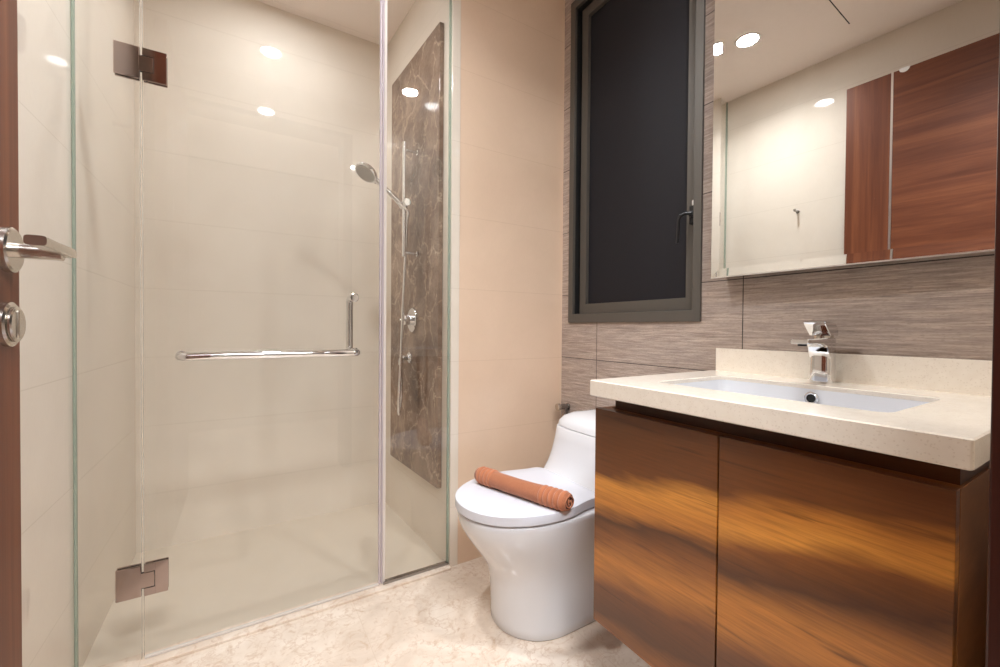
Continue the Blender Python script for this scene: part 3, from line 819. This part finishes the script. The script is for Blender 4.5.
# seat ring and lid
rs = [egg(.606, 1.025, .188, .4023, .85, .164), egg(.600, 1.027, .192, .4035, .85, .167), egg(.600, 1.027, .192, .4070, .85, .167), egg(.606, 1.02, .188, .4080, .85, .163)]
MB().rings(rs).build('seat', 'seat_plastic', toi, smooth=50)
rs = [egg(.596, 1.030, .194, .4083, .85, .168), egg(.589, 1.033, .201, .4093, .85, .175), egg(.588, 1.034, .202, .4110, .85, .176), egg(.588, 1.034, .202, .4360, .85, .176),
      egg(.589, 1.0335, .2012, .4376, .85, .1754), egg(.592, 1.031, .198, .4385, .85, .172), egg(.64, 1.01, .150, .4390, .85, .13), egg(.74, .97, .06, .4395, .85, .05)]
MB().rings(rs).build('lid', 'seat_plastic', toi, smooth=28)

# rolled towel on the lid
TA, TB = Vector((.732, 1.334, .4680)), Vector((.850, .975, .4680))
R_T = .0275
tw = thing('rolled_towel', (TA + TB) / 2 - Vector((0, 0, R_T)), 'rolled terracotta towel lying across the closed white toilet lid', 'towel')
ax = (TB - TA); LT = ax.length; ax.normalize()
e2 = Vector((0, 0, 1)); e1 = ax.cross(e2).normalized()
rs = []
NS = 60
for i in range(NS + 1):
    s = i / NS; d = s * LT
    # gentle sag in plan and a slightly slack middle
    r = R_T * (1 + .035 * math.sin(s * 9.0)) * (1 - .03 * math.cos(2 * math.pi * s))
    for lo, hi in ((.012, .098), (LT - .118, LT - .010)):
        if lo < d < hi:
            ph_ = (d - lo) / (hi - lo) * 5
            r *= 1 + .02 * abs(math.sin(math.pi * ph_)) ** .6
    c = TA + ax * d + e1 * (.006 * math.sin(math.pi * s))
    if i in (0, NS): r *= .90
    rr = []
    for k in range(36):
        a = 2 * math.pi * k / 36
        ra = r * (1 + .03 * math.sin(2 * a + 4 * s))
        y_ = ra * math.sin(a)
        rr.append(c + e1 * (ra * 1.04 * math.cos(a)) + e2 * max(y_, -R_T + .0015))
    rs.append(rr)
MB().rings(rs).build('roll', 'towel', tw, smooth=70)
# raised woven bands near both ends
def band_ring(d, wdt):
    q = []
    for dd, k_ in ((d - wdt, .97), (d - wdt * .6, 1.075), (d, 1.12), (d + wdt * .6, 1.075), (d + wdt, .97)):
        s = dd / LT
        r = R_T * (1 + .035 * math.sin(s * 9.0)) * (1 - .03 * math.cos(2 * math.pi * s)) * k_ * 1.02
        c = TA + ax * dd + e1 * (.006 * math.sin(math.pi * s))
        q.append([c + e1 * (r * 1.04 * math.cos(2 * math.pi * j / 32)) + e2 * max(r * math.sin(2 * math.pi * j / 32), -R_T + .0006) for j in range(32)])
    return q
for d in (.018, .036, .054, .072, LT - .016, LT - .034, LT - .052, LT - .070, LT - .088):
    MB().rings(band_ring(d, .0075)).build('woven_band', 'towel_band', tw, smooth=70)
# spiral of folded cloth showing at the near end
sp_pts = []
for i in range(80):
    a = i * .26; r = R_T * (.10 + .80 * i / 79)
    sp_pts.append(TB + ax * (.001 + .003 * math.sin(a * 1.3)) + e1 * r * math.cos(a) + e2 * r * math.sin(a) * .97)
MB().tube(sp_pts, .0021, 8).build('rolled_edge', 'towel_band', tw, smooth=70)
MB().lathe([(0, R_T * .80), (.0006, R_T * .80), (.0006, 0)], TB - ax * .0002, ax, 24).build('roll_gap_shade', 'towel_shade', tw)  # dark disc: shade between the rolled layers, put in as colour

# angle stop / spray bracket beside the tank
av = thing('angle_valve', (XW, 1.545, .627), 'dark chrome angle valve on the tiled wall behind the toilet tank', 'valve')
MB().lathe([(0, .017), (.004, .017), (.005, .014), (.005, 0)], (XW - .0005, 1.538, .627), (-1, 0, 0), 24).build('wall_flange', 'valve_grey', av)
m = MB(); m.tube([(XW - .003, 1.538, .627), (XW - .050, 1.538, .629)], .0125, 16)
m.tube([(XW - .018, 1.538, .627), (XW - .018, 1.538, .50)], .0125, 18)
vb = m.build('valve_body', 'valve_grey', av)
MB().lathe([(0, .014), (.003, .0165), (.016, .0165), (.018, .013), (.018, 0)], (XW - .050, 1.538, .629), (-1, 0, 0), 20).build('valve_knob', 'chrome_satin', vb)
for o in list(bpy.data.objects):
    if '_w' in o.keys(): del o['_w']
